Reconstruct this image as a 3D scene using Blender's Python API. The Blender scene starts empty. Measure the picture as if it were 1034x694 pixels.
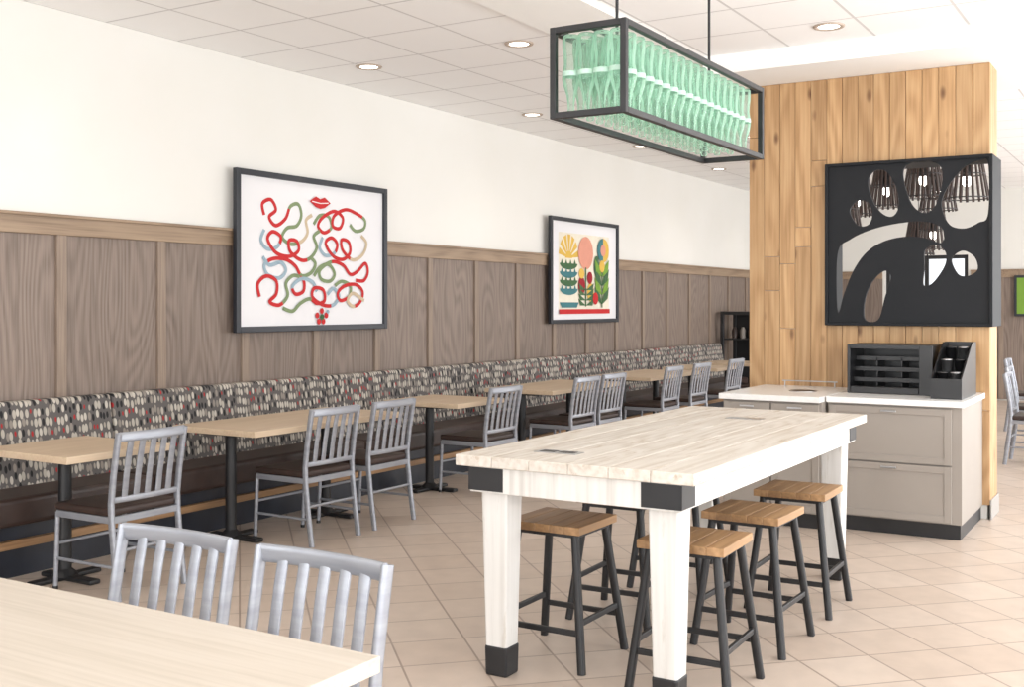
import bpy, bmesh, math, random
from mathutils import Vector, Matrix
random.seed(7)
S = bpy.context.scene
COL = S.collection
H = 1.53            # eye height
WX = -6.10          # left wall plane
CEIL = 3.40

# ------------------------------------------------------------------ materials
def base(name):
    m = bpy.data.materials.new(name); m.use_nodes = True
    nt = m.node_tree; b = nt.nodes['Principled BSDF']
    return m, nt, b
def N(nt, t, **kw):
    n = nt.nodes.new(t)
    for k, v in kw.items():
        if k in n.inputs: n.inputs[k].default_value = v
        else: setattr(n, k, v)
    return n
def c4(c): return (c[0], c[1], c[2], 1)
def srgb(r, g, b):
    f = lambda x: (x/255/12.92) if x/255 <= .04045 else ((x/255+.055)/1.055)**2.4
    return (f(r), f(g), f(b))
def ramp(nt, stops, interp='LINEAR'):
    r = nt.nodes.new('ShaderNodeValToRGB'); r.color_ramp.interpolation = interp
    e = r.color_ramp.elements
    while len(e) < len(stops): e.new(.5)
    for i, (p, c) in enumerate(stops):
        e[i].position = p; e[i].color = c4(c)
    return r
def coords(nt, scale, rnd=False, rot=(0,0,0)):
    tc = N(nt, 'ShaderNodeTexCoord'); mp = N(nt, 'ShaderNodeMapping')
    mp.inputs['Scale'].default_value = scale; mp.inputs['Rotation'].default_value = rot
    src = tc.outputs['Object']
    if rnd:
        at = N(nt, 'ShaderNodeAttribute', attribute_name='rnd')
        ml = N(nt, 'ShaderNodeMath', operation='MULTIPLY'); ml.inputs[1].default_value = 37.0
        nt.links.new(at.outputs['Fac'], ml.inputs[0])
        ad = N(nt, 'ShaderNodeVectorMath', operation='ADD')
        nt.links.new(src, ad.inputs[0]); nt.links.new(ml.outputs[0], ad.inputs[1])
        src = ad.outputs[0]
    nt.links.new(src, mp.inputs[0])
    return mp.outputs[0]
def add_bump(nt, b, fac, strength, dist=.002):
    bp = N(nt, 'ShaderNodeBump'); bp.inputs['Strength'].default_value = strength
    bp.inputs['Distance'].default_value = dist
    nt.links.new(fac, bp.inputs['Height']); nt.links.new(bp.outputs[0], b.inputs['Normal'])
def pmat(name, c1, c2=None, scale=(6,6,6), rough=.5, metal=0, bump=0, det=3, lo=.3, hi=.7, spec=.5):
    m, nt, b = base(name)
    if c2 is None: c2 = tuple(x*.93 for x in c1)
    v = coords(nt, scale)
    n = N(nt, 'ShaderNodeTexNoise'); n.inputs['Scale'].default_value = 1; n.inputs['Detail'].default_value = det
    nt.links.new(v, n.inputs['Vector'])
    r = ramp(nt, [(lo, c2), (hi, c1)]); nt.links.new(n.outputs['Fac'], r.inputs[0])
    nt.links.new(r.outputs[0], b.inputs['Base Color'])
    b.inputs['Roughness'].default_value = rough; b.inputs['Metallic'].default_value = metal
    b.inputs['Specular IOR Level'].default_value = spec
    if bump: add_bump(nt, b, n.outputs['Fac'], bump)
    return m
def wood(name, dark, mid, light, axis='z', rough=.5, knots=False, var=.25, ring=14, fine=60, ringamt=.5, bump=.15, wear=None, wearlo=.54):
    m, nt, b = base(name)
    def sc(a, l):
        return {'x': (l,a,a), 'y': (a,l,a), 'z': (a,a,l)}[axis]
    v1 = coords(nt, sc(fine, fine*.035), True)
    n1 = N(nt, 'ShaderNodeTexNoise'); n1.inputs['Scale'].default_value = 1; n1.inputs['Detail'].default_value = 4
    nt.links.new(v1, n1.inputs['Vector'])
    v2 = coords(nt, sc(3.2, .55), True)
    n2 = N(nt, 'ShaderNodeTexNoise'); n2.inputs['Scale'].default_value = 1; n2.inputs['Detail'].default_value = 1
    nt.links.new(v2, n2.inputs['Vector'])
    mu = N(nt, 'ShaderNodeMath', operation='MULTIPLY'); mu.inputs[1].default_value = ring*6.28
    nt.links.new(n2.outputs['Fac'], mu.inputs[0])
    si = N(nt, 'ShaderNodeMath', operation='SINE'); nt.links.new(mu.outputs[0], si.inputs[0])
    mr = N(nt, 'ShaderNodeMapRange'); mr.inputs[1].default_value = -1; mr.inputs[2].default_value = 1
    nt.links.new(si.outputs[0], mr.inputs[0])
    mx = N(nt, 'ShaderNodeMix'); mx.data_type = 'FLOAT'; mx.inputs[0].default_value = ringamt
    nt.links.new(n1.outputs['Fac'], mx.inputs[2]); nt.links.new(mr.outputs[0], mx.inputs[3])
    r = ramp(nt, [(.2, dark), (.5, mid), (.8, light)]); nt.links.new(mx.outputs[0], r.inputs[0])
    at = N(nt, 'ShaderNodeAttribute', attribute_name='rnd')
    vr = N(nt, 'ShaderNodeMapRange'); vr.inputs[3].default_value = 1-var; vr.inputs[4].default_value = 1+var
    nt.links.new(at.outputs['Fac'], vr.inputs[0])
    hs = N(nt, 'ShaderNodeHueSaturation'); nt.links.new(vr.outputs[0], hs.inputs['Value'])
    nt.links.new(r.outputs[0], hs.inputs['Color'])
    out = hs.outputs[0]
    if wear:
        v4 = coords(nt, sc(22, 3.5), True)
        n4 = N(nt, 'ShaderNodeTexNoise'); n4.inputs['Scale'].default_value = 1; n4.inputs['Detail'].default_value = 8; n4.inputs['Roughness'].default_value = .7
        nt.links.new(v4, n4.inputs['Vector'])
        wr = ramp(nt, [(wearlo, (0,0,0)), (wearlo+.12, (.8,.8,.8))]); nt.links.new(n4.outputs['Fac'], wr.inputs[0])
        mw = N(nt, 'ShaderNodeMix'); mw.data_type = 'RGBA'
        nt.links.new(wr.outputs[0], mw.inputs[0]); nt.links.new(out, mw.inputs[6]); mw.inputs[7].default_value = c4(wear); out = mw.outputs[2]
    if knots:
        v3 = coords(nt, sc(8, 3.4), True)
        vo = N(nt, 'ShaderNodeTexVoronoi'); vo.inputs['Scale'].default_value = 1
        nt.links.new(v3, vo.inputs['Vector'])
        sp = N(nt, 'ShaderNodeSeparateColor'); nt.links.new(vo.outputs['Color'], sp.inputs[0])
        gt = N(nt, 'ShaderNodeMath', operation='LESS_THAN'); gt.inputs[1].default_value = .6
        nt.links.new(sp.outputs[0], gt.inputs[0])
        wob = N(nt, 'ShaderNodeMath', operation='MULTIPLY_ADD'); wob.inputs[1].default_value = .14
        nt.links.new(n1.outputs['Fac'], wob.inputs[0]); nt.links.new(vo.outputs['Distance'], wob.inputs[2])
        ad = N(nt, 'ShaderNodeMath', operation='ADD'); nt.links.new(wob.outputs[0], ad.inputs[0]); nt.links.new(gt.outputs[0], ad.inputs[1])
        kr = ramp(nt, [(.12, (.85,.85,.85)), (.18, (.6,.6,.6)), (.28, (0,0,0))]); nt.links.new(ad.outputs[0], kr.inputs[0])
        mc = N(nt, 'ShaderNodeMix'); mc.data_type = 'RGBA'
        nt.links.new(kr.outputs[0], mc.inputs[0]); nt.links.new(out, mc.inputs[6])
        mc.inputs[7].default_value = c4(srgb(98, 62, 36)); out = mc.outputs[2]
    nt.links.new(out, b.inputs['Base Color']); b.inputs['Roughness'].default_value = rough
    if bump: add_bump(nt, b, n1.outputs['Fac'], bump)
    return m
def brick(name, c1, c2, mort, size, msize, rot=0, rough=.5, bump=0, smooth=.1, mott=.0, spec=.5):
    m, nt, b = base(name)
    v = coords(nt, (1,1,1), rot=(0,0,rot))
    bt = N(nt, 'ShaderNodeTexBrick'); bt.offset = 0; bt.squash = 1
    bt.inputs['Color1'].default_value = c4(c1); bt.inputs['Color2'].default_value = c4(c2); bt.inputs['Mortar'].default_value = c4(mort)
    bt.inputs['Scale'].default_value = 1; bt.inputs['Mortar Size'].default_value = msize
    bt.inputs['Mortar Smooth'].default_value = smooth
    bt.inputs['Brick Width'].default_value = size[0]; bt.inputs['Row Height'].default_value = size[1]
    nt.links.new(v, bt.inputs['Vector'])
    n = N(nt, 'ShaderNodeTexNoise'); n.inputs['Scale'].default_value = 7; n.inputs['Detail'].default_value = 6
    nt.links.new(v, n.inputs['Vector'])
    r = ramp(nt, [(.3, (1-mott,)*3), (.7, (1,)*3)]); nt.links.new(n.outputs['Fac'], r.inputs[0])
    mx = N(nt, 'ShaderNodeMix'); mx.data_type = 'RGBA'; mx.blend_type = 'MULTIPLY'; mx.inputs[0].default_value = 1
    nt.links.new(bt.outputs['Color'], mx.inputs[6]); nt.links.new(r.outputs[0], mx.inputs[7])
    nt.links.new(mx.outputs[2], b.inputs['Base Color']); b.inputs['Roughness'].default_value = rough
    b.inputs['Specular IOR Level'].default_value = spec
    if bump:
        bp = N(nt, 'ShaderNodeBump'); bp.invert = True; bp.inputs['Strength'].default_value = bump; bp.inputs['Distance'].default_value = .003
        nt.links.new(bt.outputs['Fac'], bp.inputs['Height']); nt.links.new(bp.outputs[0], b.inputs['Normal'])
    return m
def emis(name, c, s):
    m, nt, b = base(name)
    b.inputs['Base Color'].default_value = c4(c); b.inputs['Emission Color'].default_value = c4(c); b.inputs['Emission Strength'].default_value = s
    return m

M_WALL = pmat('wall_paint', srgb(226,224,219), srgb(224,222,216), (2,2,2), .85, spec=.2)
M_CEIL = brick('ceiling_tiles', srgb(251,250,249), srgb(249,248,247), srgb(214,212,211), (.61,.61), .010, 0, .9, 0, .2, .01, .1)
M_GYP = pmat('soffit_paint', srgb(247,246,243), srgb(245,244,241), (2,2,2), .9, spec=.1)
M_TRIMR = pmat('downlight_trim', srgb(190,174,160), None, (9,9,9), .6)
M_FLOOR = brick('floor_tile', srgb(204,188,174), srgb(195,177,162), srgb(158,141,128), (.333,.333), .005, math.radians(45), .36, .3, .1, .11)
M_WAIN = wood('wainscot_oak', srgb(98,85,76), srgb(125,110,100), srgb(140,125,114), 'z', .55, var=.06, ring=18, ringamt=.22, fine=80)
M_BATT = wood('batten_oak', srgb(112,96,83), srgb(135,118,104), srgb(150,133,118), 'z', .55, var=.03, ring=5, ringamt=.1, fine=80)
M_RAIL = wood('trim_oak', srgb(118,98,78), srgb(146,124,102), srgb(161,139,115), 'y', .5, var=.04, ring=6, ringamt=.2)
M_KNOT = wood('knotty_oak', srgb(158,120,80), srgb(186,148,105), srgb(202,167,125), 'z', .5, knots=True, var=.12, ring=9, ringamt=.22)
M_MAPLE = wood('maple_laminate', srgb(186,163,138), srgb(198,176,150), srgb(206,186,160), 'y', .4, var=.02, ring=5, ringamt=.15, bump=0)
M_PALE = wood('pale_maple_laminate', srgb(182,172,158), srgb(194,184,171), srgb(201,192,180), 'x', .45, var=.02, ring=4, ringamt=.12, bump=0)
M_SEATW = wood('stool_oak', srgb(120,89,60), srgb(150,116,80), srgb(170,134,96), 'y', .45, var=.14, ring=6, ringamt=.3)
M_WHITEW = wood('whitewashed_wood', srgb(184,172,158), srgb(203,195,185), srgb(214,208,200), 'y', .6, var=.03, ring=12, ringamt=.2, fine=45, bump=.3, wear=srgb(160,138,112), wearlo=.575)
M_WHITEL = wood('whitewashed_leg', srgb(194,191,186), srgb(212,210,206), srgb(221,219,216), 'z', .55, var=.03, ring=4, ringamt=.1, fine=30, bump=.6, wear=srgb(188,182,173), wearlo=.57)
M_APRON = wood('rough_sawn_white', srgb(176,171,164), srgb(210,207,202), srgb(222,220,216), 'z', .6, var=.02, ring=4, ringamt=.1, fine=30, bump=1.0)
M_BLACK = pmat('black_metal', srgb(34,34,36), srgb(25,25,27), (8,8,8), .45)
M_DARK = pmat('black_plastic', srgb(28,28,30), None, (8,8,8), .35)
M_LOGO = pmat('matte_black_panel', srgb(26,28,32), srgb(22,24,28), (3,3,3), .6, spec=.3)
M_ALU = pmat('brushed_aluminium', srgb(162,165,172), srgb(142,145,153), (4,4,30), .42, .45)
M_VINYL = pmat('brown_vinyl', srgb(60,45,40), srgb(48,36,32), (14,14,14), .45, bump=.1)
M_BASE = pmat('booth_base_black', srgb(38,42,52), srgb(30,32,40), (6,6,6), .35)
M_PLINTH = wood('booth_strip_wood', srgb(120,90,62), srgb(150,116,82), srgb(165,130,95), 'y', .5, ring=4, ringamt=.2)
M_TAUPE = pmat('taupe_cabinet_paint', srgb(152,144,136), srgb(148,140,132), (3,3,3), .5)
M_QUARTZ = pmat('white_quartz', srgb(236,235,233), srgb(229,228,226), (40,40,40), .25)
M_STEEL = pmat('steel', srgb(190,190,192), None, (20,20,20), .3, .9)
M_BASEB = pmat('baseboard_grey', srgb(160,156,151), None, (4,4,4), .6)
M_MAT = pmat('art_paper', srgb(224,223,225), srgb(222,221,223), (3,3,3), .7)
M_FRAME = pmat('art_frame_black', srgb(30,34,42), None, (6,6,6), .4)
M_LAMP = emis('lamp_lens', (1,.96,.88), 6)
def flat(n, r, g, b): return pmat(n, srgb(r,g,b), None, (12,12,12), .75, spec=.2)
A_RED, A_GRN, A_BLU, A_BEI = flat('ink_red',190,50,52), flat('ink_green',126,142,106), flat('ink_blue',150,170,182), flat('ink_beige',196,178,152)
A_YEL, A_PNK, A_DGR, A_TEAL, A_CRM, A_MAR = flat('ink_yellow',216,178,86), flat('ink_pink',214,150,130), flat('ink_darkgreen',72,104,72), flat('ink_teal',70,120,126), flat('ink_cream',226,219,202), flat('ink_maroon',150,40,50)
A_LIME = flat('ink_lime',120,156,66)

# patterned booth fabric
def fabric():
    m, nt, b = base('booth_fabric')
    v = coords(nt, (0, 36, 16))
    vo = N(nt, 'ShaderNodeTexVoronoi'); vo.inputs['Scale'].default_value = 1; vo.inputs['Randomness'].default_value = .38
    nt.links.new(v, vo.inputs['Vector'])
    sp = N(nt, 'ShaderNodeSeparateColor'); nt.links.new(vo.outputs['Color'], sp.inputs[0])
    cr = ramp(nt, [(0, srgb(170,163,152)), (.26, srgb(134,126,118)), (.44, srgb(184,177,166)), (.60, srgb(26,25,27)), (.79, srgb(156,148,138)), (.88, srgb(158,34,36))], 'CONSTANT')
    nt.links.new(sp.outputs[0], cr.inputs[0])
    mk = ramp(nt, [(.40, (1,1,1)), (.46, (0,0,0))]); nt.links.new(vo.outputs['Distance'], mk.inputs[0])
    mx = N(nt, 'ShaderNodeMix'); mx.data_type = 'RGBA'; nt.links.new(mk.outputs[0], mx.inputs[0])
    mx.inputs[6].default_value = c4(srgb(88,84,82)); nt.links.new(cr.outputs[0], mx.inputs[7])
    nt.links.new(mx.outputs[2], b.inputs['Base Color']); b.inputs['Roughness'].default_value = .85
    return m
M_FAB = fabric()
def glass():
    m, nt, b = base('green_bottle_glass')
    v = coords(nt, (9,9,9)); n = N(nt, 'ShaderNodeTexNoise'); nt.links.new(v, n.inputs['Vector'])
    r = ramp(nt, [(.35, srgb(188,220,202)), (.65, srgb(206,232,217))]); nt.links.new(n.outputs['Fac'], r.inputs[0])
    nt.links.new(r.outputs[0], b.inputs['Base Color']); b.inputs['Roughness'].default_value = .06
    tr = N(nt, 'ShaderNodeBsdfTransparent'); tr.inputs[0].default_value = c4(srgb(245,251,248))
    tl = N(nt, 'ShaderNodeBsdfTranslucent'); tl.inputs[0].default_value = c4(srgb(204,232,216))
    m1 = N(nt, 'ShaderNodeMixShader'); m1.inputs[0].default_value = .45
    nt.links.new(b.outputs[0], m1.inputs[1]); nt.links.new(tl.outputs[0], m1.inputs[2])
    fr = N(nt, 'ShaderNodeFresnel'); fr.inputs[0].default_value = 1.6
    mr = N(nt, 'ShaderNodeMapRange'); mr.inputs[3].default_value = .11; mr.inputs[4].default_value = 1.0
    nt.links.new(fr.outputs[0], mr.inputs[0])
    m2 = N(nt, 'ShaderNodeMixShader'); nt.links.new(mr.outputs[0], m2.inputs[0])
    nt.links.new(tr.outputs[0], m2.inputs[1]); nt.links.new(m1.outputs[0], m2.inputs[2])
    nt.links.new(m2.outputs[0], nt.nodes['Material Output'].inputs[0])
    return m
M_GLASS = glass()
M_LABEL = pmat('bottle_label_pale', srgb(176,206,190), None, (20,20,20), .4)

# ------------------------------------------------------------------ mesh builder
class MB:
    def __init__(s): s.v=[]; s.f=[]; s.m=[]; s.r=[]; s.mats=[]; s.sm=[]
    def mi(s, m):
        if m not in s.mats: s.mats.append(m)
        return s.mats.index(m)
    def raw(s, vs, fs, mat, rnd=.5, smooth=False):
        o = len(s.v); s.v += [tuple(x) for x in vs]; k = s.mi(mat)
        for f in fs:
            s.f.append([o+i for i in f]); s.m.append(k); s.r.append(rnd); s.sm.append(smooth)
    def bm(s, bm, mat, rnd=.5, smooth=False):
        bm.verts.ensure_lookup_table(); bm.verts.index_update()
        s.raw([v.co for v in bm.verts], [[v.index for v in f.verts] for f in bm.faces], mat, rnd, smooth); bm.free()
    def box(s, lo, hi, mat, bev=0, seg=2, rot=None, rnd=None):
        """axis-aligned box lo..hi; rot rotates about its centre"""
        if rnd is None: rnd = .5
        lo, hi = Vector(lo), Vector(hi); c = (lo+hi)/2; d = hi-lo
        b = bmesh.new(); bmesh.ops.create_cube(b, size=1)
        for v in b.verts: v.co = Vector((v.co.x*d.x, v.co.y*d.y, v.co.z*d.z))
        if bev: bmesh.ops.bevel(b, geom=b.edges[:], offset=bev, segments=seg, affect='EDGES', profile=.5)
        for v in b.verts:
            if rot: v.co = rot @ v.co
            v.co += c
        s.bm(b, mat, rnd, False)
    def tube(s, pts, ra, rb, mat, ref=(1,0,0), n=12, caps=True, rnd=.5, power=1.0, radii=None):
        """sweep an ellipse (ra along ref, rb across) along pts"""
        pts = [Vector(p) for p in pts]; rings = []
        for i, p in enumerate(pts):
            t = (pts[min(i+1, len(pts)-1)] - pts[max(i-1, 0)]).normalized()
            a = Vector(ref); a = (a - t*a.dot(t)).normalized(); b = t.cross(a)
            k = radii[i] if radii else 1
            ring = []
            for j in range(n):
                an = 2*math.pi*(j+.5)/n; cx, sx = math.cos(an), math.sin(an)
                cx = math.copysign(abs(cx)**power, cx); sx = math.copysign(abs(sx)**power, sx)
                ring.append(p + a*ra*k*cx + b*rb*k*sx)
            rings.append(ring)
        vs = [v for r in rings for v in r]; fs = []
        for i in range(len(rings)-1):
            for j in range(n):
                fs.append([i*n+j, i*n+(j+1)%n, (i+1)*n+(j+1)%n, (i+1)*n+j])
        s.raw(vs, fs, mat, rnd, True)
        if caps:
            s.raw(rings[0], [list(range(n))[::-1]], mat, rnd); s.raw(rings[-1], [list(range(n))], mat, rnd)
    def frustum(s, c0, w0, c1, w1, mat, rnd=.5):
        vs = []
        for c, w in ((c0, w0), (c1, w1)):
            for dx, dy in ((-1,-1),(1,-1),(1,1),(-1,1)): vs.append((c[0]+dx*w/2, c[1]+dy*w/2, c[2]))
        b = bmesh.new(); V = [b.verts.new(v) for v in vs]
        for f in ((3,2,1,0),(4,5,6,7),(0,1,5,4),(1,2,6,5),(2,3,7,6),(3,0,4,7)): b.faces.new([V[i] for i in f])
        bmesh.ops.bevel(b, geom=b.edges[:], offset=min(w0,w1)*.09, segments=2, affect='EDGES', profile=.5)
        s.bm(b, mat, rnd)
    def lathe(s, prof, c, mat, n=20, rnd=.5, caps=True):
        vs = []; fs = []
        for r, z in prof:
            for j in range(n):
                a = 2*math.pi*j/n; vs.append((c[0]+r*math.cos(a), c[1]+r*math.sin(a), c[2]+z))
        for i in range(len(prof)-1):
            for j in range(n): fs.append([i*n+j, i*n+(j+1)%n, (i+1)*n+(j+1)%n, (i+1)*n+j])
        s.raw(vs, fs, mat, rnd, True)
        if caps:
            s.raw(vs[:n], [list(range(n))[::-1]], mat, rnd); s.raw(vs[-n:], [list(range(n))], mat, rnd)
    def mesh(s, name, off=Vector((0,0,0))):
        me = bpy.data.meshes.new(name)
        me.from_pydata([(v[0]-off.x, v[1]-off.y, v[2]-off.z) for v in s.v], [], s.f)
        for m in s.mats: me.materials.append(m)
        me.polygons.foreach_set('material_index', s.m); me.polygons.foreach_set('use_smooth', s.sm)
        a = me.attributes.new('rnd', 'FLOAT', 'FACE'); a.data.foreach_set('value', s.r)
        me.update(); return me
    def obj(s, name, recenter=True):
        off = Vector((0,0,0))
        if recenter:
            xs, ys, zs = zip(*s.v)
            off = Vector(((min(xs)+max(xs))/2, (min(ys)+max(ys))/2, min(zs)))
        o = bpy.data.objects.new(name, s.mesh(name, off)); o.location = off; COL.objects.link(o); return o
def inst(name, me, loc, rz=0):
    o = bpy.data.objects.new(name, me); o.location = loc; o.rotation_euler = (0,0,rz); COL.objects.link(o); return o

# ------------------------------------------------------------------ room shell
XR, YR, YB = 2.5, -3.0, 19.3
b = MB(); b.box((WX-.2, YR-.2, -.1), (XR+.2, YB+.2, 0), M_FLOOR); b.obj('floor', False)
b = MB(); b.box((WX-.2, YR-.2, CEIL), (XR+.2, YB+.2, CEIL+.1), M_CEIL); b.obj('ceiling', False)
b = MB(); b.box((WX-.2, YR, 0), (WX, YB, CEIL), M_WALL); b.obj('wall_left', False)
DX0, DX1, DZ = -4.3, -3.0, 2.35
b = MB()
b.box((WX, YB, 0), (DX0, YB+.2, CEIL), M_WALL); b.box((DX1, YB, 0), (XR, YB+.2, CEIL), M_WALL); b.box((DX0, YB, DZ), (DX1, YB+.2, CEIL), M_WALL)
b.obj('wall_far', False)
b = MB()
for x in (DX0, (DX0+DX1)/2-.03, DX1-.06): b.box((x, YB+.04, 0), (x+.06, YB+.1, DZ), M_BLACK)
for z in (0, .95, DZ-.06): b.box((DX0, YB+.045, z), (DX1, YB+.095, z+.06), M_BLACK)
b.obj('door_1')
b = MB(); wins = []
ys = [YR+.4+i*3.1 for i in range(7)]
SILL, HEAD = .35, 2.95
b.box((XR, YR, 0), (XR+.2, YB, SILL), M_WALL); b.box((XR, YR, HEAD), (XR+.2, YB, CEIL), M_WALL)
edges = [YR] + [e for y in ys for e in (y, y+2.7)] + [YB]
for i in range(0, len(edges), 2): b.box((XR, edges[i], SILL), (XR+.2, edges[i+1], HEAD), M_WALL)
b.obj('wall_right', False)
for i, y in enumerate(ys):
    f = MB()
    for yy in (y, y+1.32, y+2.64): f.box((XR+.05, yy, SILL), (XR+.12, yy+.06, HEAD), M_BLACK)
    for z in (SILL, HEAD-.06): f.box((XR+.055, y, z), (XR+.115, y+2.7, z+.06), M_BLACK)
    f.obj('window_%d' % (i+1))
b = MB(); xs = [-5.6, -2.75, .1]
b.box((WX, YR-.2, 0), (XR, YR, SILL), M_WALL); b.box((WX, YR-.2, HEAD), (XR, YR, CEIL), M_WALL)
edges = [WX] + [e for x in xs for e in (x, x+2.3)] + [XR]
for i in range(0, len(edges), 2): b.box((edges[i], YR-.2, SILL), (edges[i+1], YR, HEAD), M_WALL)
b.obj('wall_rear', False)
for i, x in enumerate(xs):
    f = MB()
    for xx in (x, x+1.12, x+2.24): f.box((xx, YR-.12, SILL), (xx+.06, YR-.05, HEAD), M_BLACK)
    for z in (SILL, HEAD-.06): f.box((x, YR-.115, z), (x+2.3, YR-.055, z+.06), M_BLACK)
    f.obj('window_%d' % (8+i))

# soffits
b = MB(); b.box((-3.1, 7.9, 3.26), (XR, 9.7, CEIL), M_GYP); b.obj('ceiling_soffit', False)
b = MB(); b.box((-3.67, YR, 3.365), (-3.1, 9.7, CEIL), M_GYP); b.obj('ceiling_soffit', False)

# wainscot
def wainscot(name, horiz, lo, hi, first, plane):
    b = MB(); ZT = 2.10
    def bx(a0, a1, z0, z1, t, m, rnd=.5, bev=0):
        if horiz == 'y': b.box((plane+.001, a0, z0), (plane+t, a1, z1), m, bev, rnd=rnd)
        else: b.box((a0, plane-t, z0), (a1, plane-.001, z1), m, bev, rnd=rnd)
    p = first
    while p > lo: p -= .803
    while p < hi:
        a0, a1 = max(p, lo), min(p+.803, hi)
        bx(a0, a1, .02, ZT-.12, .016, M_WAIN, random.random())
        if p > lo: bx(p-.036, p+.036, .02, ZT-.12, .038, M_BATT, random.random(), .003)
        p += .803
    bx(lo, hi, ZT-.13, ZT-.015, .042, M_RAIL, .5, .004)
    bx(lo, hi, ZT-.02, ZT, .062, M_RAIL, .5, .004)
    return b.obj(name)
wainscot('wainscot_paneling', 'y', YR+.01, YB-.07, 4.52, WX)
wainscot('wainscot_paneling', 'x', DX1+.05, XR-.01, -2.5, YB)
wainscot('wainscot_paneling', 'x', WX+.1, DX0-.05, -2.5, YB)

# ------------------------------------------------------------------ booth
b = MB()
Y0, Y1 = -1.5, 15.9
b.box((WX+.065, Y0, 0), (-5.62, Y1, .17), M_BASE)
b.box((WX+.065, Y0, .17), (-5.56, Y1, .215), M_PLINTH, .003)
b.box((WX+.065, Y0, .215), (-5.60, Y1, .30), M_BASE)
seams = [Y0, .6, 2.7, 4.8, 6.9, 9.0, 11.1, 13.2, Y1]
for a, c in zip(seams, seams[1:]):
    b.box((-5.96, a+.004, .30), (-5.52, c-.004, .46), M_VINYL, .03, 3)
    bm_ = bmesh.new(); bmesh.ops.create_cube(bm_, size=1)
    for v in bm_.verts:
        top = v.co.z > 0; fr = v.co.x > 0
        v.co = Vector(((-5.86 if not top else -5.94) if fr else -6.035, (a+.004) if v.co.y < 0 else (c-.004), .955 if top else .42))
    bmesh.ops.bevel(bm_, geom=bm_.edges[:], offset=.022, segments=3, affect='EDGES', profile=.5)
    b.bm(bm_, M_FAB)
b.obj('booth_bench', False)

# ------------------------------------------------------------------ artworks
def catmull(p, k=10):
    out = []
    for i in range(len(p)-1):
        p0, p1, p2, p3 = p[max(i-1,0)], p[i], p[i+1], p[min(i+2, len(p)-1)]
        for j in range(k):
            t = j/k
            out.append(tuple(.5*((2*p1[c]) + (-p0[c]+p2[c])*t + (2*p0[c]-5*p1[c]+4*p2[c]-p3[c])*t*t + (-p0[c]+3*p1[c]-3*p2[c]+p3[c])*t**3) for c in (0,1)))
    out.append(p[-1]); return out
class Art:
    def __init__(s, y0, y1, z0, z1):
        s.b = MB(); s.y0, s.y1, s.z0, s.z1 = y0, y1, z0, z1; s.k = 0
        X0 = WX+.064; X1 = WX+.105; t = .045
        s.b.box((X0, y0, z0), (X1, y0+t, z1), M_FRAME, .004); s.b.box((X0, y1-t, z0), (X1, y1, z1), M_FRAME, .004)
        s.b.box((X0, y0+t, z0), (X1, y1-t, z0+t), M_FRAME, .004); s.b.box((X0, y0+t, z1-t), (X1, y1-t, z1), M_FRAME, .004)
        s.b.box((X0, y0+t, z0+t), (WX+.080, y1-t, z1-t), M_MAT); s.x = WX+.0808
    def P(s, a, c): return (s.y0+(s.y1-s.y0)*a/100, s.z0+(s.z1-s.z0)*c/100)
    def poly(s, pts, m):
        s.k += 1; x = s.x + s.k*.00022
        q = [s.P(*p) for p in pts]; s.b.raw([(x, y, z) for y, z in q], [list(range(len(q)))], m)
    def disc(s, a, c, ra, rc, m, a0=0, a1=360, n=28):
        pts = [(a+ra*math.cos(math.radians(a0+(a1-a0)*i/n)), c+rc*math.sin(math.radians(a0+(a1-a0)*i/n))) for i in range(n+ (1 if a1-a0 < 360 else 0))]
        s.poly(pts, m)
    def ribbon(s, pts, w, m):
        s.k += 1; x = s.x + s.k*.00022
        q = [s.P(*p) for p in pts]; vs = []
        for i, (y, z) in enumerate(q):
            ty, tz = q[min(i+1,len(q)-1)][0]-q[max(i-1,0)][0], q[min(i+1,len(q)-1)][1]-q[max(i-1,0)][1]
            l = math.hypot(ty, tz) or 1; ny, nz = -tz/l*w/2, ty/l*w/2
            vs += [(x+i*.000004, y+ny, z+nz), (x+i*.000004, y-ny, z-nz)]
        s.b.raw(vs, [[2*i, 2*i+1, 2*i+3, 2*i+2] for i in range(len(q)-1)], m)
    def chain(s, pts, w, cols):
        q = catmull(pts, 12); n = len(q)-1; m = len(cols)
        for k in range(m): s.ribbon(q[k*n//m: (k+1)*n//m+1], w, cols[k])
art = Art(5.965, 7.785, 1.321, 2.551)
R, G, U, E = A_RED, A_GRN, A_BLU, A_BEI
W = .030
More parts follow.
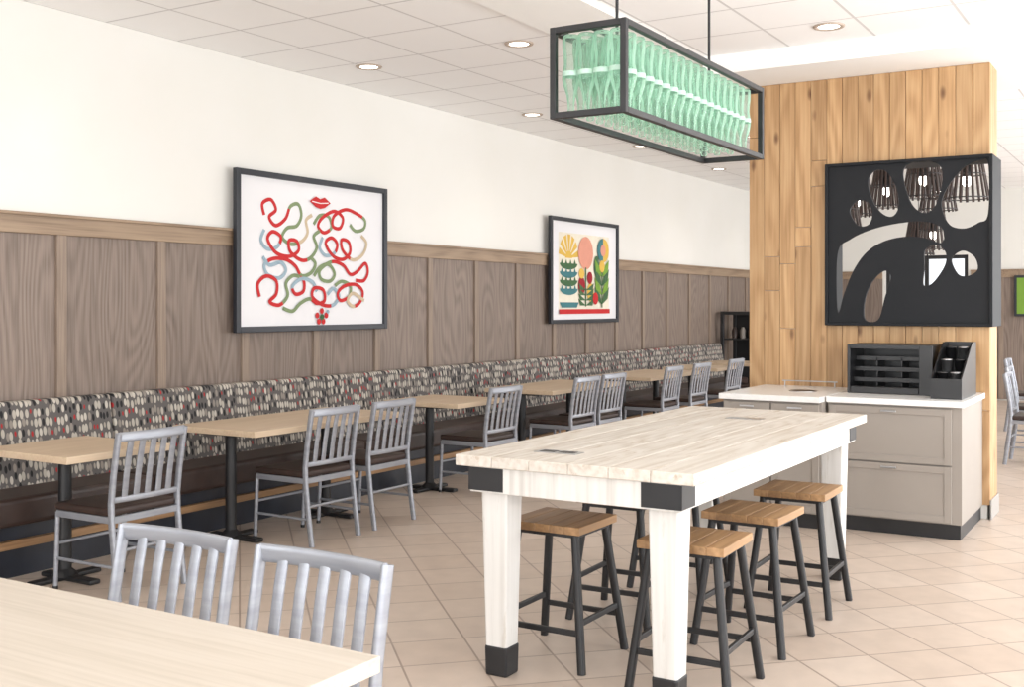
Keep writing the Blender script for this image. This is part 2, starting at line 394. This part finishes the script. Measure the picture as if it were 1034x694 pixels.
chains = [
 ([(17,73),(16,80),(21,83),(24,77),(20,72),(24,67),(30,72),(33,80),(38,82),(40,75),(37,68),(31,66),(28,60),(33,56),(40,58),(44,64),(43,72),(47,76)], [R,R,G,G,E]),
 ([(48,70),(52,76),(58,76),(60,69),(55,65),(51,69),(54,75),(62,80),(68,76),(66,69),(61,70),(62,77),(70,82),(78,80),(84,76),(83,70),(77,68),(73,72)], [G,R,R,R,G]),
 ([(17,64),(15,57),(19,52),(25,54),(27,60),(22,63),(19,58),(24,50),(32,48),(38,52),(37,58),(32,58),(33,51),(40,46),(46,48),(50,55),(48,62),(52,66)], [U,R,R,R,G]),
 ([(54,62),(52,55),(56,50),(62,52),(64,58),(60,62),(56,58),(61,50),(68,48),(73,53),(72,60),(67,61),(68,54),(75,48),(82,52),(85,60),(81,65)], [U,R,R,R,E]),
 ([(16,47),(20,42),(27,44),(30,39),(26,34),(19,36),(17,42),(22,46),(30,46),(36,42),(40,36),(46,38),(49,44),(46,48)], [U,U,R,G]),
 ([(48,36),(52,42),(58,44),(62,38),(59,33),(53,34),(52,40),(60,46),(68,44),(73,38),(78,40),(84,46),(86,40),(83,34),(77,34)], [G,G,R,R]),
 ([(14,22),(13,30),(18,35),(24,32),(24,24),(20,19),(26,17),(31,23),(30,31),(35,36),(41,33),(41,26),(36,24),(34,29),(40,34),(47,32),(50,26)], [R,R,G,R,U]),
 ([(28,15),(34,13),(39,18),(45,21),(50,18),(55,20),(54,27),(48,28),(47,22),(54,17),(61,17),(65,23),(61,28),(57,24)], [G,R,R,U]),
 ([(62,30),(67,33),(73,30),(72,23),(66,20),(64,25),(69,30),(77,31),(82,26),(80,19),(75,16),(71,20),(75,25),(83,20)], [G,R,R,E]),
]
for pts, cols in chains: art.chain(pts, W, cols)
art.poly([(45,85),(49,88.5),(52,87),(55,88.5),(59,85),(55,81.5),(52,80.5),(49,81.5)], A_RED)
art.ribbon([(46.5,85),(52,84.2),(57.5,85)], .008, M_MAT)
for a, c in ((50,10),(53,13),(56,10),(54,6),(51,6)): art.disc(a, c, 1.3, 2, A_RED)
art.disc(53, 9, 1.4, 2, A_DGR); art.disc(57, 12.5, 1.0, 1.4, A_BLU)
art.b.obj('framed_artwork')

art = Art(10.74, 12.47, 1.318, 2.525)
L = 12; R_ = 86
art.poly([(L,12),(R_,12),(R_,86),(L,86)], A_CRM)
for i in range(7):   # sun rays
    a0 = math.radians(4+i*25); a1 = math.radians(4+i*25+17)
    c = (26, 62); f = lambda r, a: (c[0]+r*math.cos(a)*.75, c[1]+r*math.sin(a)*1.2)
    art.poly([f(6,a0), f(19,a0), f(19,a1), f(6,a1)], A_YEL)
art.disc(26, 62, 5, 7, A_YEL, 0, 180)
for z0, m in ((50,A_DGR),(42,A_TEAL),(34,A_DGR),(26,A_TEAL)):
    art.disc(26, z0+7, 12.5, 6, m, 180, 360)
    for k in range(4): art.poly([(15+k*6,z0+7),(18+k*6,z0+7),(16.5+k*6,z0+11)], m)
art.poly([(13,20),(40,20),(37,15),(16,15)], A_TEAL)
art.disc(50, 68, 11, 16, A_PNK)
art.ribbon([(50,54),(50,16)], .03, A_DGR)
art.disc(44, 36, 5, 9, A_MAR); art.disc(57, 30, 5, 9, A_YEL); art.disc(44, 48, 4, 5, A_YEL); art.disc(56, 44, 4, 6, A_MAR)
for i in range(4): art.poly([(50,17+i*5),(39,24+i*5),(42,17+i*5)], A_DGR); art.poly([(50,17+i*5),(62,24+i*5),(60,17+i*5)], A_DGR)
art.disc(66, 56, 4, 10, A_DGR); art.disc(76, 72, 9, 12, A_TEAL, 90, 270); art.disc(76, 72, 9, 12, A_YEL, -90, 90); art.disc(76, 72, 4, 6, A_PNK)
for s_ in (-1, 1):
    for i in range(4): art.poly([(74,18+i*9),(74+s_*3,28+i*9),(74+s_*11,36+i*9),(74+s_*9,24+i*9)], [A_DGR, A_LIME][i % 2])
art.ribbon([(74,15),(74,56)], .025, A_DGR)
art.disc(74, 56, 4, 6, A_YEL)
art.disc(64, 24, 4, 6, A_RED)
art.poly([(L,9),(R_,9),(R_,13.5),(L,13.5)], A_RED)
art.b.obj('framed_artwork')

# ------------------------------------------------------------------ dining tables
def dining_table(y0, y1, peds):
    b = MB(); x0, x1 = -5.60, -4.87
    b.box((x0, y0, .712), (x1, y1, .75), M_MAPLE, .004)
    for p in peds:
        x = -5.34
        b.lathe([(.036, .02), (.036, .70)], (x, p, 0), M_BLACK, 16)
        b.box((x-.16, p-.14, .69), (x+.22, p+.14, .712), M_BLACK)
        b.box((x-.17, p-.035, 0), (x+.26, p+.035, .028), M_BLACK, .01)
        b.box((x-.035, p-.22, 0), (x+.035, p+.22, .027), M_BLACK, .01)
        b.lathe([(.075, .02), (.06, .04), (.037, .06)], (x, p, 0), M_BLACK, 16)
    return b.obj('dining_table')
dining_table(3.66, 4.34, [4.0])
dining_table(5.0, 6.5, [5.26, 6.2])
dining_table(7.22, 7.92, [7.5])
dining_table(8.75, 10.2, [9.0, 9.95])
dining_table(10.9, 12.35, [11.2, 12.1])
dining_table(12.9, 13.6, [13.2])
dining_table(14.2, 14.9, [14.5])

# foreground table
b = MB()
b.box((-3.05, .75, .712), (-1.525, 1.955, .75), M_PALE, .003)
for x, y in ((-2.75, 1.35), (-1.85, 1.35)):
    b.lathe([(.036, .02), (.036, .70)], (x, y, 0), M_BLACK, 16)
    b.box((x-.25, y-.035, 0), (x+.25, y+.035, .028), M_BLACK, .01); b.box((x-.035, y-.28, 0), (x+.035, y+.28, .027), M_BLACK, .01)
    b.box((x-.2, y-.2, .69), (x+.2, y+.2, .712), M_BLACK)
b.obj('dining_table')

# ------------------------------------------------------------------ chairs
def chair_mesh():
    b = MB(); w = .222
    for s in (-1, 1):
        b.tube([(s*w,.265,0),(s*w,.235,.2),(s*w,.212,.40),(s*w,.208,.50),(s*w,.225,.64),(s*w,.25,.78),(s*w,.266,.866)], .0125, .019, M_ALU, n=12, power=.7)
        b.tube([(s*w,-.235,0),(s*w,-.215,.42)], .0125, .0125, M_ALU, n=12)
        b.box((s*w-.011, -.215, .395), (s*w+.011, .215, .43), M_ALU, .003)
        b.tube([(s*w,-.225,.17),(s*w,.236,.17)], .009, .009, M_ALU, n=10)
        b.lathe([(.015,0),(.015,.02)], (s*w,-.235,0), M_DARK, 10)
    for y in (-.216, .212): b.box((-w, y-.01, .395), (w, y+.01, .43), M_ALU, .003)
    b.tube([(-w,-.223,.25),(w,-.223,.25)], .009, .009, M_ALU, ref=(0,0,1), n=10)
    b.tube([(-w,.23,.25),(w,.23,.25)], .009, .009, M_ALU, ref=(0,0,1), n=10)
    def arc(z, y, bow): return [(-w+2*w*i/8, y+bow*(1-(2*i/8-1)**2), z) for i in range(9)]
    b.tube(arc(.846, .262, .02), .026, .010, M_ALU, ref=(0,-.2,1), n=12, power=.6)
    b.tube(arc(.515, .210, .012), .016, .009, M_ALU, ref=(0,0,1), n=12, power=.6)
    for i in range(5):
        x = -.146 + i*.073; k = 1-(x/w)**2
        b.tube([(x,.210+.012*k,.515),(x,.226+.014*k,.64),(x,.246+.017*k,.76),(x,.262+.02*k,.84)], .019, .005, M_ALU, n=10, power=.5)
    b.box((-.232, -.235, .43), (.232, .205, .472), M_VINYL, .016, 3)
    return b.mesh('dining_chair')
CH = chair_mesh()
for y in (4.05, 5.55, 6.17, 7.66, 9.10, 9.66, 11.13, 11.95, 13.08, 14.3):
    inst('dining_chair', CH, (-4.955, y, 0), -math.pi/2 + random.uniform(-.03, .03))
inst('dining_chair', CH, (-2.52, 2.005, 0), .02)
inst('dining_chair', CH, (-1.965, 1.995, 0), -.02)
for x, y, r in ((-1.20, 11.75, math.pi/2), (-1.33, 12.9, math.pi/2), (-1.58, 14.8, math.pi/2)):
    inst('dining_chair', CH, (x, y, 0), r)
b = MB(); b.box((-1.05, 11.35, .712), (-.35, 13.3, .75), M_MAPLE, .004)
for y in (11.75, 12.9):
    b.lathe([(.036, .02), (.036, .70)], (-.6, y, 0), M_BLACK, 16); b.box((-.8, y-.03, 0), (-.4, y+.03, .028), M_BLACK, .01); b.box((-.65, y-.2, 0), (-.55, y+.2, .027), M_BLACK, .01)
    b.box((-.8, y-.14, .69), (-.4, y+.14, .712), M_BLACK)
b.obj('dining_table')

# ------------------------------------------------------------------ communal table
b = MB(); TX0, TX1, TY0, TY1, TZ = -2.57, -1.52, 3.79, 6.36, .914
n = 6; pw = (TX1-TX0)/n
for i in range(n):
    b.box((TX0+i*pw+.0008, TY0, TZ-.045), (TX0+(i+1)*pw-.0008, TY1, TZ), M_WHITEW, .003, 1, rnd=random.random())
ix, iy = .060, .02
ax0, ax1, ay0, ay1 = TX0+ix, TX1-ix, TY0+iy, TY1-iy
az0, az1 = TZ-.045-.105, TZ-.045
b.box((ax0, ay0, az0), (ax1, ay0+.04, az1), M_APRON, .003); b.box((ax0, ay1-.04, az0), (ax1, ay1, az1), M_APRON, .003)
b.box((ax0, ay0+.04, az0), (ax0+.04, ay1-.04, az1), M_APRON, .003); b.box((ax1-.04, ay0+.04, az0), (ax1, ay1-.04, az1), M_APRON, .003)
for x, sx in ((ax0, 1), (ax1, -1)):
    for y, sy in ((ay0, 1), (ay1, -1)):
        xa, xb = sorted((x-sx*.004, x+sx*.16)); ya, yb = sorted((y-sy*.004, y-sy*.001))
        b.box((xa, ya, az0+.008), (xb, yb, az1-.004), M_BLACK)
        xa, xb = sorted((x-sx*.004, x-sx*.001)); ya, yb = sorted((y-sy*.004, y+sy*.13))
        b.box((xa, ya, az0+.008), (xb, yb, az1-.004), M_BLACK)
        cx, cy = x+sx*.09, y+sy*.105
        b.frustum((cx, cy, 0), .095, (cx, cy, az1), .13, M_WHITEL)
        b.frustum((cx, cy, 0), .102, (cx, cy, .125), .107, M_BLACK)
b.box((-2.33, 4.02, TZ), (-2.13, 4.10, TZ+.003), M_STEEL, .001, 1); b.box((-2.31, 4.035, TZ+.003), (-2.24, 4.085, TZ+.004), M_DARK); b.box((-2.22, 4.035, TZ+.003), (-2.15, 4.085, TZ+.004), M_DARK)
b.box((-2.13, 5.75, TZ), (-1.93, 5.83, TZ+.003), M_STEEL, .001, 1)
b.obj('communal_table')

# ------------------------------------------------------------------ stools
def stool_mesh():
    b = MB(); z = .60; k = 5
    for i in range(k):
        w = .36/k; b.box((-.18+i*w+.0004, -.18, z-.034), (-.18+(i+1)*w-.0004, .18, z), M_SEATW, .002, 1, rnd=random.random())
    b.box((-.155,-.155,z-.052), (.155,.155,z-.034), M_BLACK)
    top, bot = .14, .205
    at = lambda h: bot+(top-bot)*h/(z-.04)
    for sx in (-1, 1):
        for sy in (-1, 1):
            b.tube([(sx*bot, sy*bot, 0), (sx*top, sy*top, z-.045)], .0165, .0165, M_BLACK, n=8, power=.6)
    for h, ax in ((.16, 0), (.20, 1)):
        e = at(h)
        for s in (-1, 1):
            if ax == 0: b.box((-e, s*e-.008, h-.012), (e, s*e+.008, h+.012), M_BLACK, .003)
            else: b.box((s*e-.008, -e, h-.012), (s*e+.008, e, h+.012), M_BLACK, .003)
    return b.mesh('bar_stool')
ST = stool_mesh()
for x, y, r in ((-1.68, 4.20, .03), (-1.68, 4.90, -.02), (-1.68, 5.60, .02), (-2.33, 4.27, 0), (-2.36, 4.97, .03), (-2.36, 5.67, 0)):
    inst('bar_stool', ST, (x, y, 0), r)

# ------------------------------------------------------------------ pendant with bottles
b = MB(); PX0, PX1, PY0, PY1, PZ0, PZ1 = -2.21, -1.868, 3.945, 5.62, 2.287, 2.66; t = .026
for x in (PX0, PX1-t):
    for y in (PY0, PY1-t): b.box((x, y, PZ0), (x+t, y+t, PZ1), M_BLACK, .002, 1)
    for z in (PZ0, PZ1-t): b.box((x, PY0+t, z), (x+t, PY1-t, z+t), M_BLACK, .002, 1)
for y in (PY0, PY1-t):
    for z in (PZ0, PZ1-t): b.box((PX0+t, y, z), (PX1-t, y+t, z+t), M_BLACK, .002, 1)
xc = (PX0+PX1)/2
b.box((xc-.012, PY0+t, PZ1-.016), (xc+.012, PY1-t, PZ1-.002), M_BLACK)
for y in (4.22, 5.28):
    b.lathe([(.007, 0), (.007, CEIL-PZ1)], (xc, y, PZ1-.004), M_BLACK, 10)
    b.lathe([(.05, 0), (.05, .02)], (xc, y, CEIL-.045), M_BLACK, 20)
prof = [(.006,.0),(.026,.0),(.031,.006),(.031,.05),(.027,.085),(.026,.12),(.031,.15),(.032,.18),(.027,.21),(.017,.245),(.0125,.275),(.0115,.305),(.0145,.31),(.0145,.322),(.010,.325)]
prof = [(r*1.15, .325-z) for r, z in prof][::-1]      # hung neck-down
label = [(.0365,.155),(.0375,.165),(.0365,.175)]
ny, nx = 18, 4
for i in range(ny):
    for j in range(nx):
        y = PY0+.066+(PY1-PY0-.20)*i/(ny-1); x = PX0+.064+(PX1-PX0-.128)*j/(nx-1)
        b.lathe(prof, (x, y, PZ0+.022), M_GLASS, 14, caps=False)
        b.lathe(label, (x, y, PZ0+.022), M_LABEL, 14, caps=False)
b.obj('bottle_pendant_light')

# ------------------------------------------------------------------ wood clad column + cut-out panel
CX0, CX1, CY0, CY1, CZ = -2.95, -1.175, 8.51, 8.86, 3.26
OX0, OX1, OZ0, OZ1 = -2.334, -1.15, 1.375, 2.60
b = MB()
b.box((CX0+.02, CY0+.02, 0), (OX0, CY1-.02, CZ), M_WALL)
b.box((OX0, CY0+.02, 0), (CX1-.02, CY1-.02, OZ0), M_WALL); b.box((OX0, CY0+.02, OZ1), (CX1-.02, CY1-.02, CZ), M_WALL)
def planks(a0, a1, z0, z1, face, w=.118):
    n = max(1, round((a1-a0)/w)); w = (a1-a0)/n
    for i in range(n):
        z = z0
        cuts = sorted([random.uniform(z0+.3, z1-.3) for _ in range(2)]) if z1-z0 > 2 else ([random.uniform(z0+.2, z1-.2)] if random.random() < .4 and z1-z0 > 1 else [])
        for zz in cuts+[z1]:
            if zz-z < .05: continue
            g = .0016; A, B_ = a0+i*w+g, a0+(i+1)*w-g; r = random.random()
            if face == 'front': b.box((A, CY0, z+g), (B_, CY0+.02, zz-g), M_KNOT, .002, 1, rnd=r)
            if face == 'back': b.box((A, CY1-.02, z+g), (B_, CY1, zz-g), M_KNOT, .002, 1, rnd=r)
            if face == 'right': b.box((CX1-.02, A, z+g), (CX1, B_, zz-g), M_KNOT, .002, 1, rnd=r)
            if face == 'left': b.box((CX0, A, z+g), (CX0+.02, B_, zz-g), M_KNOT, .002, 1, rnd=r)
            z = zz
for f in ('front', 'back'):
    planks(CX0, OX0, .10, CZ, f); planks(OX0, CX1, .10, OZ0, f); planks(OX0, CX1, OZ1, CZ, f)
planks(CY0+.02, CY1-.02, .10, OZ0, 'right'); planks(CY0+.02, CY1-.02, OZ1, CZ, 'right'); planks(CY0+.02, CY1-.02, .10, CZ, 'left')
b.obj('wood_clad_column')
b = MB()
b.box((CX1+.0, CY0-.012, 0), (CX1+.012, CY1+.012, .14), M_BASEB, .003); b.box((CX0-.012, CY1, 0), (CX1, CY1+.012, .14), M_BASEB, .003)
b.obj('baseboard_column')

# panel
b = MB(); t = .022; FY0, FY1 = CY0-.06, CY1+.02
b.box((OX0, FY0, OZ0), (OX0+t, FY1, OZ1), M_LOGO, .002, 1); b.box((OX1-t, FY0, OZ0), (OX1, FY1, OZ1), M_LOGO, .002, 1)
b.box((OX0+t, FY0, OZ0), (OX1-t, FY1, OZ0+t), M_LOGO, .002, 1); b.box((OX0+t, FY0, OZ1-t), (OX1-t, FY1, OZ1), M_LOGO, .002, 1)
cu = bpy.data.curves.new('tmp', 'CURVE'); cu.dimensions = '2D'; cu.fill_mode = 'BOTH'; cu.extrude = .012
def spl(pts):
    s = cu.splines.new('POLY'); s.points.add(len(pts)-1); s.use_cyclic_u = True
    for p, q in zip(s.points, pts): p.co = (q[0], q[1], 0, 1)
def closed(pts, k=8):
    n = len(pts); out = []
    for i in range(n):
        p0, p1, p2, p3 = pts[i-1], pts[i], pts[(i+1) % n], pts[(i+2) % n]
        for j in range(k):
            t_ = j/k
            out.append(tuple(.5*((2*p1[c]) + (-p0[c]+p2[c])*t_ + (2*p0[c]-5*p1[c]+4*p2[c]-p3[c])*t_*t_ + (-p0[c]+3*p1[c]-3*p2[c]+p3[c])*t_**3) for c in (0,1)))
    return out
def DP(p):   # design drawing units (170 x 162 sheet, y down) -> metres on the panel
    return (p[0]/170*1.184, (162-p[1])/162*1.225)
spl([(t, t), (1.184-t, t), (1.184-t, 1.225-t), (t, 1.225-t)])
holes = [
 [(26,48),(34,38),(45,40),(50,50),(46,62),(34,62)],
 [(46,16),(55,8),(66,12),(75,28),(77,46),(70,55),(58,50),(48,34)],
 [(82,10),(92,3),(108,3),(119,9),(121,24),(114,46),(104,53),(92,46),(84,28)],
 [(120,44),(128,26),(142,11),(156,6),(165,8),(165,56),(156,64),(142,69),(127,64)],
 [(13,90),(26,76),(52,66),(84,61),(108,62),(122,70),(120,82),(104,77),(84,75),(62,79),(44,89),(30,107),(20,130),(13,148)],
 [(42,156),(42,136),(50,118),(62,108),(69,114),(63,134),(56,156)],
 [(104,88),(116,84),(124,91),(124,102),(117,114),(109,122),(102,122),(103,106)],
 [(130,98),(140,90),(152,96),(155,108),(146,114),(136,112)],
]
for h in holes: spl([DP(p) for p in closed(h)])
co = bpy.data.objects.new('tmpc', cu); COL.objects.link(co)
bpy.context.view_layer.update()
me = bpy.data.meshes.new_from_object(co.evaluated_get(bpy.context.evaluated_depsgraph_get()))
b.raw([(OX0+v.co.x, CY0-.02+v.co.z, OZ0+v.co.y) for v in me.vertices], [list(p.vertices) for p in me.polygons], M_LOGO)
bpy.data.objects.remove(co); b.obj('cutout_emblem_panel')

# ------------------------------------------------------------------ service counter
b = MB(); 
def shaker(x0, x1, z0, z1, y, pull=True):
    b.box((x0, y-.018, z0), (x1, y-.006, z1), M_TAUPE)
    w = .045
    for q in (((x0, z0), (x0+w, z1)), ((x1-w, z0), (x1, z1)), ((x0+w, z0), (x1-w, z0+w)), ((x0+w, z1-w), (x1-w, z1))):
        b.box((q[0][0], y-.026, q[0][1]), (q[1][0], y-.018, q[1][1]), M_TAUPE, .0015, 1)
    if pull: b.box(((x0+x1)/2-.05, y-.036, z1-.032), ((x0+x1)/2+.05, y-.026, z1-.02), M_STEEL, .002, 1)
kx0, kx1, ky0, ky1 = -2.09, -1.225, 7.64, 8.50
b.box((kx0, ky0, .10), (kx1, ky1, .865), M_TAUPE)
b.box((kx0, ky0+.015, 0), (kx1-.01, ky1, .10), M_BLACK)
b.box((kx0-.0, ky0-.045, .865), (kx1+.02, ky1, .905), M_QUARTZ, .004)
shaker(kx0+.015, kx1-.06, .485, .85, ky0); shaker(kx0+.015, kx1-.06, .11, .475, ky0)
b.obj('counter_cabinet')
b = MB(); lx0, lx1, ly0, ly1 = -2.80, -2.10, 7.53, 8.50
b.box((lx0, ly0, .10), (lx1, ly1, .865), M_TAUPE); b.box((lx0, ly0+.015, 0), (lx1, ly1, .10), M_BLACK)
b.box((lx0-.02, ly0-.045, .865), (lx1, ly1, .905), M_QUARTZ, .004)
shaker(lx0+.015, (lx0+lx1)/2-.005, .11, .85, ly0); shaker((lx0+lx1)/2+.005, lx1-.015, .11, .85, ly0)
b.lathe([(.10,0),(.10,.004),(.085,.004)], (-2.36, 7.98, .905), M_STEEL, 28, caps=False)
b.lathe([(.085,.001),(.085,.002)], (-2.36, 7.98, .905), M_DARK, 28)
for x in (-2.62, -2.24): b.lathe([(.005,0),(.005,.045)], (x, 8.38, .905), M_STEEL, 8)
b.tube([(-2.64, 8.38, .95), (-2.22, 8.38, .95)], .005, .005, M_STEEL, ref=(0,0,1), n=8)
b.obj('waste_cabinet')

# organiser box (horizontal bins)
b = MB(); ox0, ox1, oy0, oy1, oz = -2.05, -1.47, 8.0, 8.42, .905
b.box((ox0, oy0, oz), (ox0+.02, oy1, oz+.345), M_DARK, .002, 1); b.box((ox1-.09, oy0, oz), (ox1, oy1, oz+.345), M_DARK, .002, 1)
b.box((ox0+.02, oy1-.015, oz), (ox1-.09, oy1, oz+.345), M_DARK); b.box((ox0+.02, oy0, oz+.315), (ox1-.09, oy1, oz+.345), M_DARK, .002, 1)
for i in range(4):
    z = oz+.0+i*.075
    b.box((ox0+.02, oy0+.10+.03*i, z), (ox1-.09, oy1-.015, z+.008), M_DARK)
    b.box((ox0+.02, oy0+.08+.03*i, z), (ox1-.09, oy0+.09+.03*i, z+.035), M_DARK, .003, 1)
for k in (1, 2):
    x = ox0+(ox1-.07-ox0)*k/3; b.box((x-.004, oy0+.17, oz), (x+.004, oy1-.015, oz+.25), M_DARK)
b.box((ox0+.02, oy0, oz), (ox1-.09, oy0+.08, oz+.05), M_DARK, .006, 2)
b.obj('condiment_organizer')
b = MB(); hx0, hx1, hy0, hy1 = -1.44, -1.245, 7.76, 8.36
def side(x):
    pts = [(hy0, .905), (hy1, .905), (hy1, 1.27), (hy1-.16, 1.27), (hy0, 1.04)]
    vs = [(xx, y, z) for xx in (x, x+.01) for y, z in pts]; n = 5
    b.raw(vs, [list(range(n)), list(range(n, 2*n))[::-1]] + [[i, i+n, (i+1) % n+n, (i+1) % n] for i in range(n)], M_DARK)
side(hx0); side(hx1-.01)
b.box((hx0+.01, hy0, .905), (hx1-.01, hy0+.01, 1.04), M_DARK); b.box((hx0+.01, hy1-.01, .905), (hx1-.01, hy1, 1.27), M_DARK); b.box((hx0+.01, hy0, .905), (hx1-.01, hy1, .915), M_DARK)
for i, (y, z) in enumerate(((7.96, 1.08), (8.12, 1.15), (8.26, 1.22))):
    b.box((hx0+.01, y-.005, .915), (hx1-.01, y+.005, z), M_DARK)
for i, (y, z) in enumerate(((7.88, 1.03), (8.04, 1.11), (8.19, 1.19))):
    for j in range(2):
        b.lathe([(.03,0),(.036,.10),(.038,.10),(.038,.108),(.01,.112)], (hx0+.055+j*.085, y, z-.06), [M_DARK, M_STEEL][(i+j) % 2], 16)
b.obj('cup_lid_holder')

# far black display case at the end of the booth
b = MB(); x0, x1, y0, y1 = -6.0, -5.2, 16.0, 16.6
for x in (x0, x1-.05):
    for y in (y0, y1-.05): b.box((x, y, 0), (x+.05, y+.05, 1.43), M_BLACK, .003, 1)
b.box((x0, y0, 1.38), (x1, y1, 1.43), M_BLACK, .003, 1); b.box((x0+.01, y0+.01, .05), (x1-.01, y1-.01, .6), M_BLACK)
b.box((x0+.03, y1-.04, .6), (x1-.03, y1-.02, 1.38), M_DARK); b.box((x0+.02, y0+.02, 1.0), (x1-.02, y1-.02, 1.02), M_BLACK)
for i in range(5): b.lathe([(.04,0),(.045,.12),(.02,.17)], (x0+.12+i*.13, y0+.3, 1.02), [M_VINYL, M_TAUPE][i % 2], 12)
b.obj('display_cabinet')

# slatted pendant lamps in the room beyond
b = MB()
for j in range(22):
    a = 2*math.pi*j/22; ca, sa = math.cos(a), math.sin(a)
    b.tube([(.20*ca, .20*sa, 0), (.12*ca, .12*sa, .46)], .008, .013, M_VINYL, ref=(ca, sa, 0), n=6)
for r, z in ((.20, .02), (.12, .44), (.16, .24)):
    b.tube([(r*math.cos(2*math.pi*i/24), r*math.sin(2*math.pi*i/24), z) for i in range(25)], .006, .008, M_BLACK, ref=(0,0,1), n=6, caps=False)
b.lathe([(.005,.60),(.005, .82)], (0,0,0), M_BLACK, 8); b.lathe([(.05,.22),(.06,.30),(.03,.36),(.02,.42),(.005,.62)], (0,0,0), M_BLACK, 14)
b.lathe([(.002,.12),(.04,.15),(.045,.2),(.03,.24)], (0,0,0), M_LAMP, 14)
b.box((-.12,-.006,.43), (.12,.006,.445), M_BLACK)
SL = b.mesh('slatted_pendant_lamp')
for x, y, z in ((-2.75, 12.4, 2.58), (-2.2, 11.5, 2.58), (-1.72, 11.0, 2.50), (-3.3, 13.4, 2.58), (-2.6, 14.2, 2.2), (-3.05, 15.6, 2.2), (-2.35, 13.1, 2.58), (-2.95, 11.3, 2.25)):
    o = inst('slatted_pendant_lamp', SL, (x, y, z))
    if z+.82 < CEIL:
        m_ = MB(); m_.lathe([(.005, z+.80), (.005, CEIL)], (0,0,0), M_BLACK, 8); r_ = bpy.data.objects.new('stem', m_.mesh('stem')); COL.objects.link(r_); r_.parent = o; r_.location = (0, 0, -z)
b = MB(); b.box((-2.3, YB-.085, 1.35), (-1.6, YB-.066, 2.0), M_FRAME, .003); b.box((-2.26, YB-.088, 1.39), (-1.64, YB-.085, 1.96), A_LIME)
b.box((-2.1, YB-.090, 1.5), (-1.8, YB-.088, 1.85), A_YEL); b.obj('framed_artwork')

# ------------------------------------------------------------------ recessed downlights
b = MB()
b.lathe([(.072,-.001),(.072,-.008),(.10,-.010),(.105,-.001)], (0,0,0), M_TRIMR, 28, caps=False)
b.lathe([(.072,-.004),(.071,-.003)], (0,0,0), M_LAMP, 28)
DL = b.mesh('recessed_downlight')
pos = [(-5.46, 6.85), (-5.46, 9.4), (-5.46, 11.95), (-5.46, 14.5), (-5.46, 17), (-5.46, 4.3), (-5.46, 1.7), (-4.06, 6.8), (-4.06, 9.35), (-4.06, 11.9), (-4.06, 14.5), (-4.06, 4.2), (-2.03, 7.45), (-2.03, 2.2), (-.6, 5), (-1.0, 12), (-1.0, 15), (-4.06, 1.6)]
for x, y in pos:
    inst('recessed_downlight', DL, (x, y, CEIL))
    l = bpy.data.lights.new('downlight_beam', 'SPOT'); l.energy = 14; l.color = (1,.94,.86); l.spot_size = math.radians(110); l.spot_blend = .9; l.shadow_soft_size = .07
    o = bpy.data.objects.new('downlight_beam', l); o.location = (x, y, CEIL-.03); COL.objects.link(o)

# ------------------------------------------------------------------ daylight
def area(name, loc, rot, sx, sy, p, col=(.97,.985,1)):
    l = bpy.data.lights.new(name, 'AREA'); l.shape = 'RECTANGLE'; l.size = sx; l.size_y = sy; l.energy = p; l.color = col
    o = bpy.data.objects.new(name, l); o.location = loc; o.rotation_euler = rot; COL.objects.link(o)
for i, y in enumerate(ys):
    area('window_daylight', (XR-.02, y+1.35, (SILL+HEAD)/2), (0, math.pi/2, 0), HEAD-SILL, 2.6, 106 if i < 3 else 140)
for x in xs:
    area('window_daylight', (x+1.15, YR+.02, (SILL+HEAD)/2), (math.pi/2, 0, 0), 2.2, HEAD-SILL, 98)
w = bpy.data.worlds.new('sky'); S.world = w; w.use_nodes = True
bg = w.node_tree.nodes['Background']; bg.inputs[0].default_value = (.95,.975,1,1); bg.inputs[1].default_value = 1.3

# ------------------------------------------------------------------ camera
cam = bpy.data.cameras.new('camera'); co = bpy.data.objects.new('camera', cam); COL.objects.link(co)
co.location = (0, 0, H); co.rotation_euler = (math.radians(90), 0, math.radians(31.2))
cam.sensor_width = 36; cam.lens = 1119/1034*36; cam.shift_y = -39/1034; cam.clip_start = .05
S.camera = co
S.view_settings.view_transform = 'Standard'
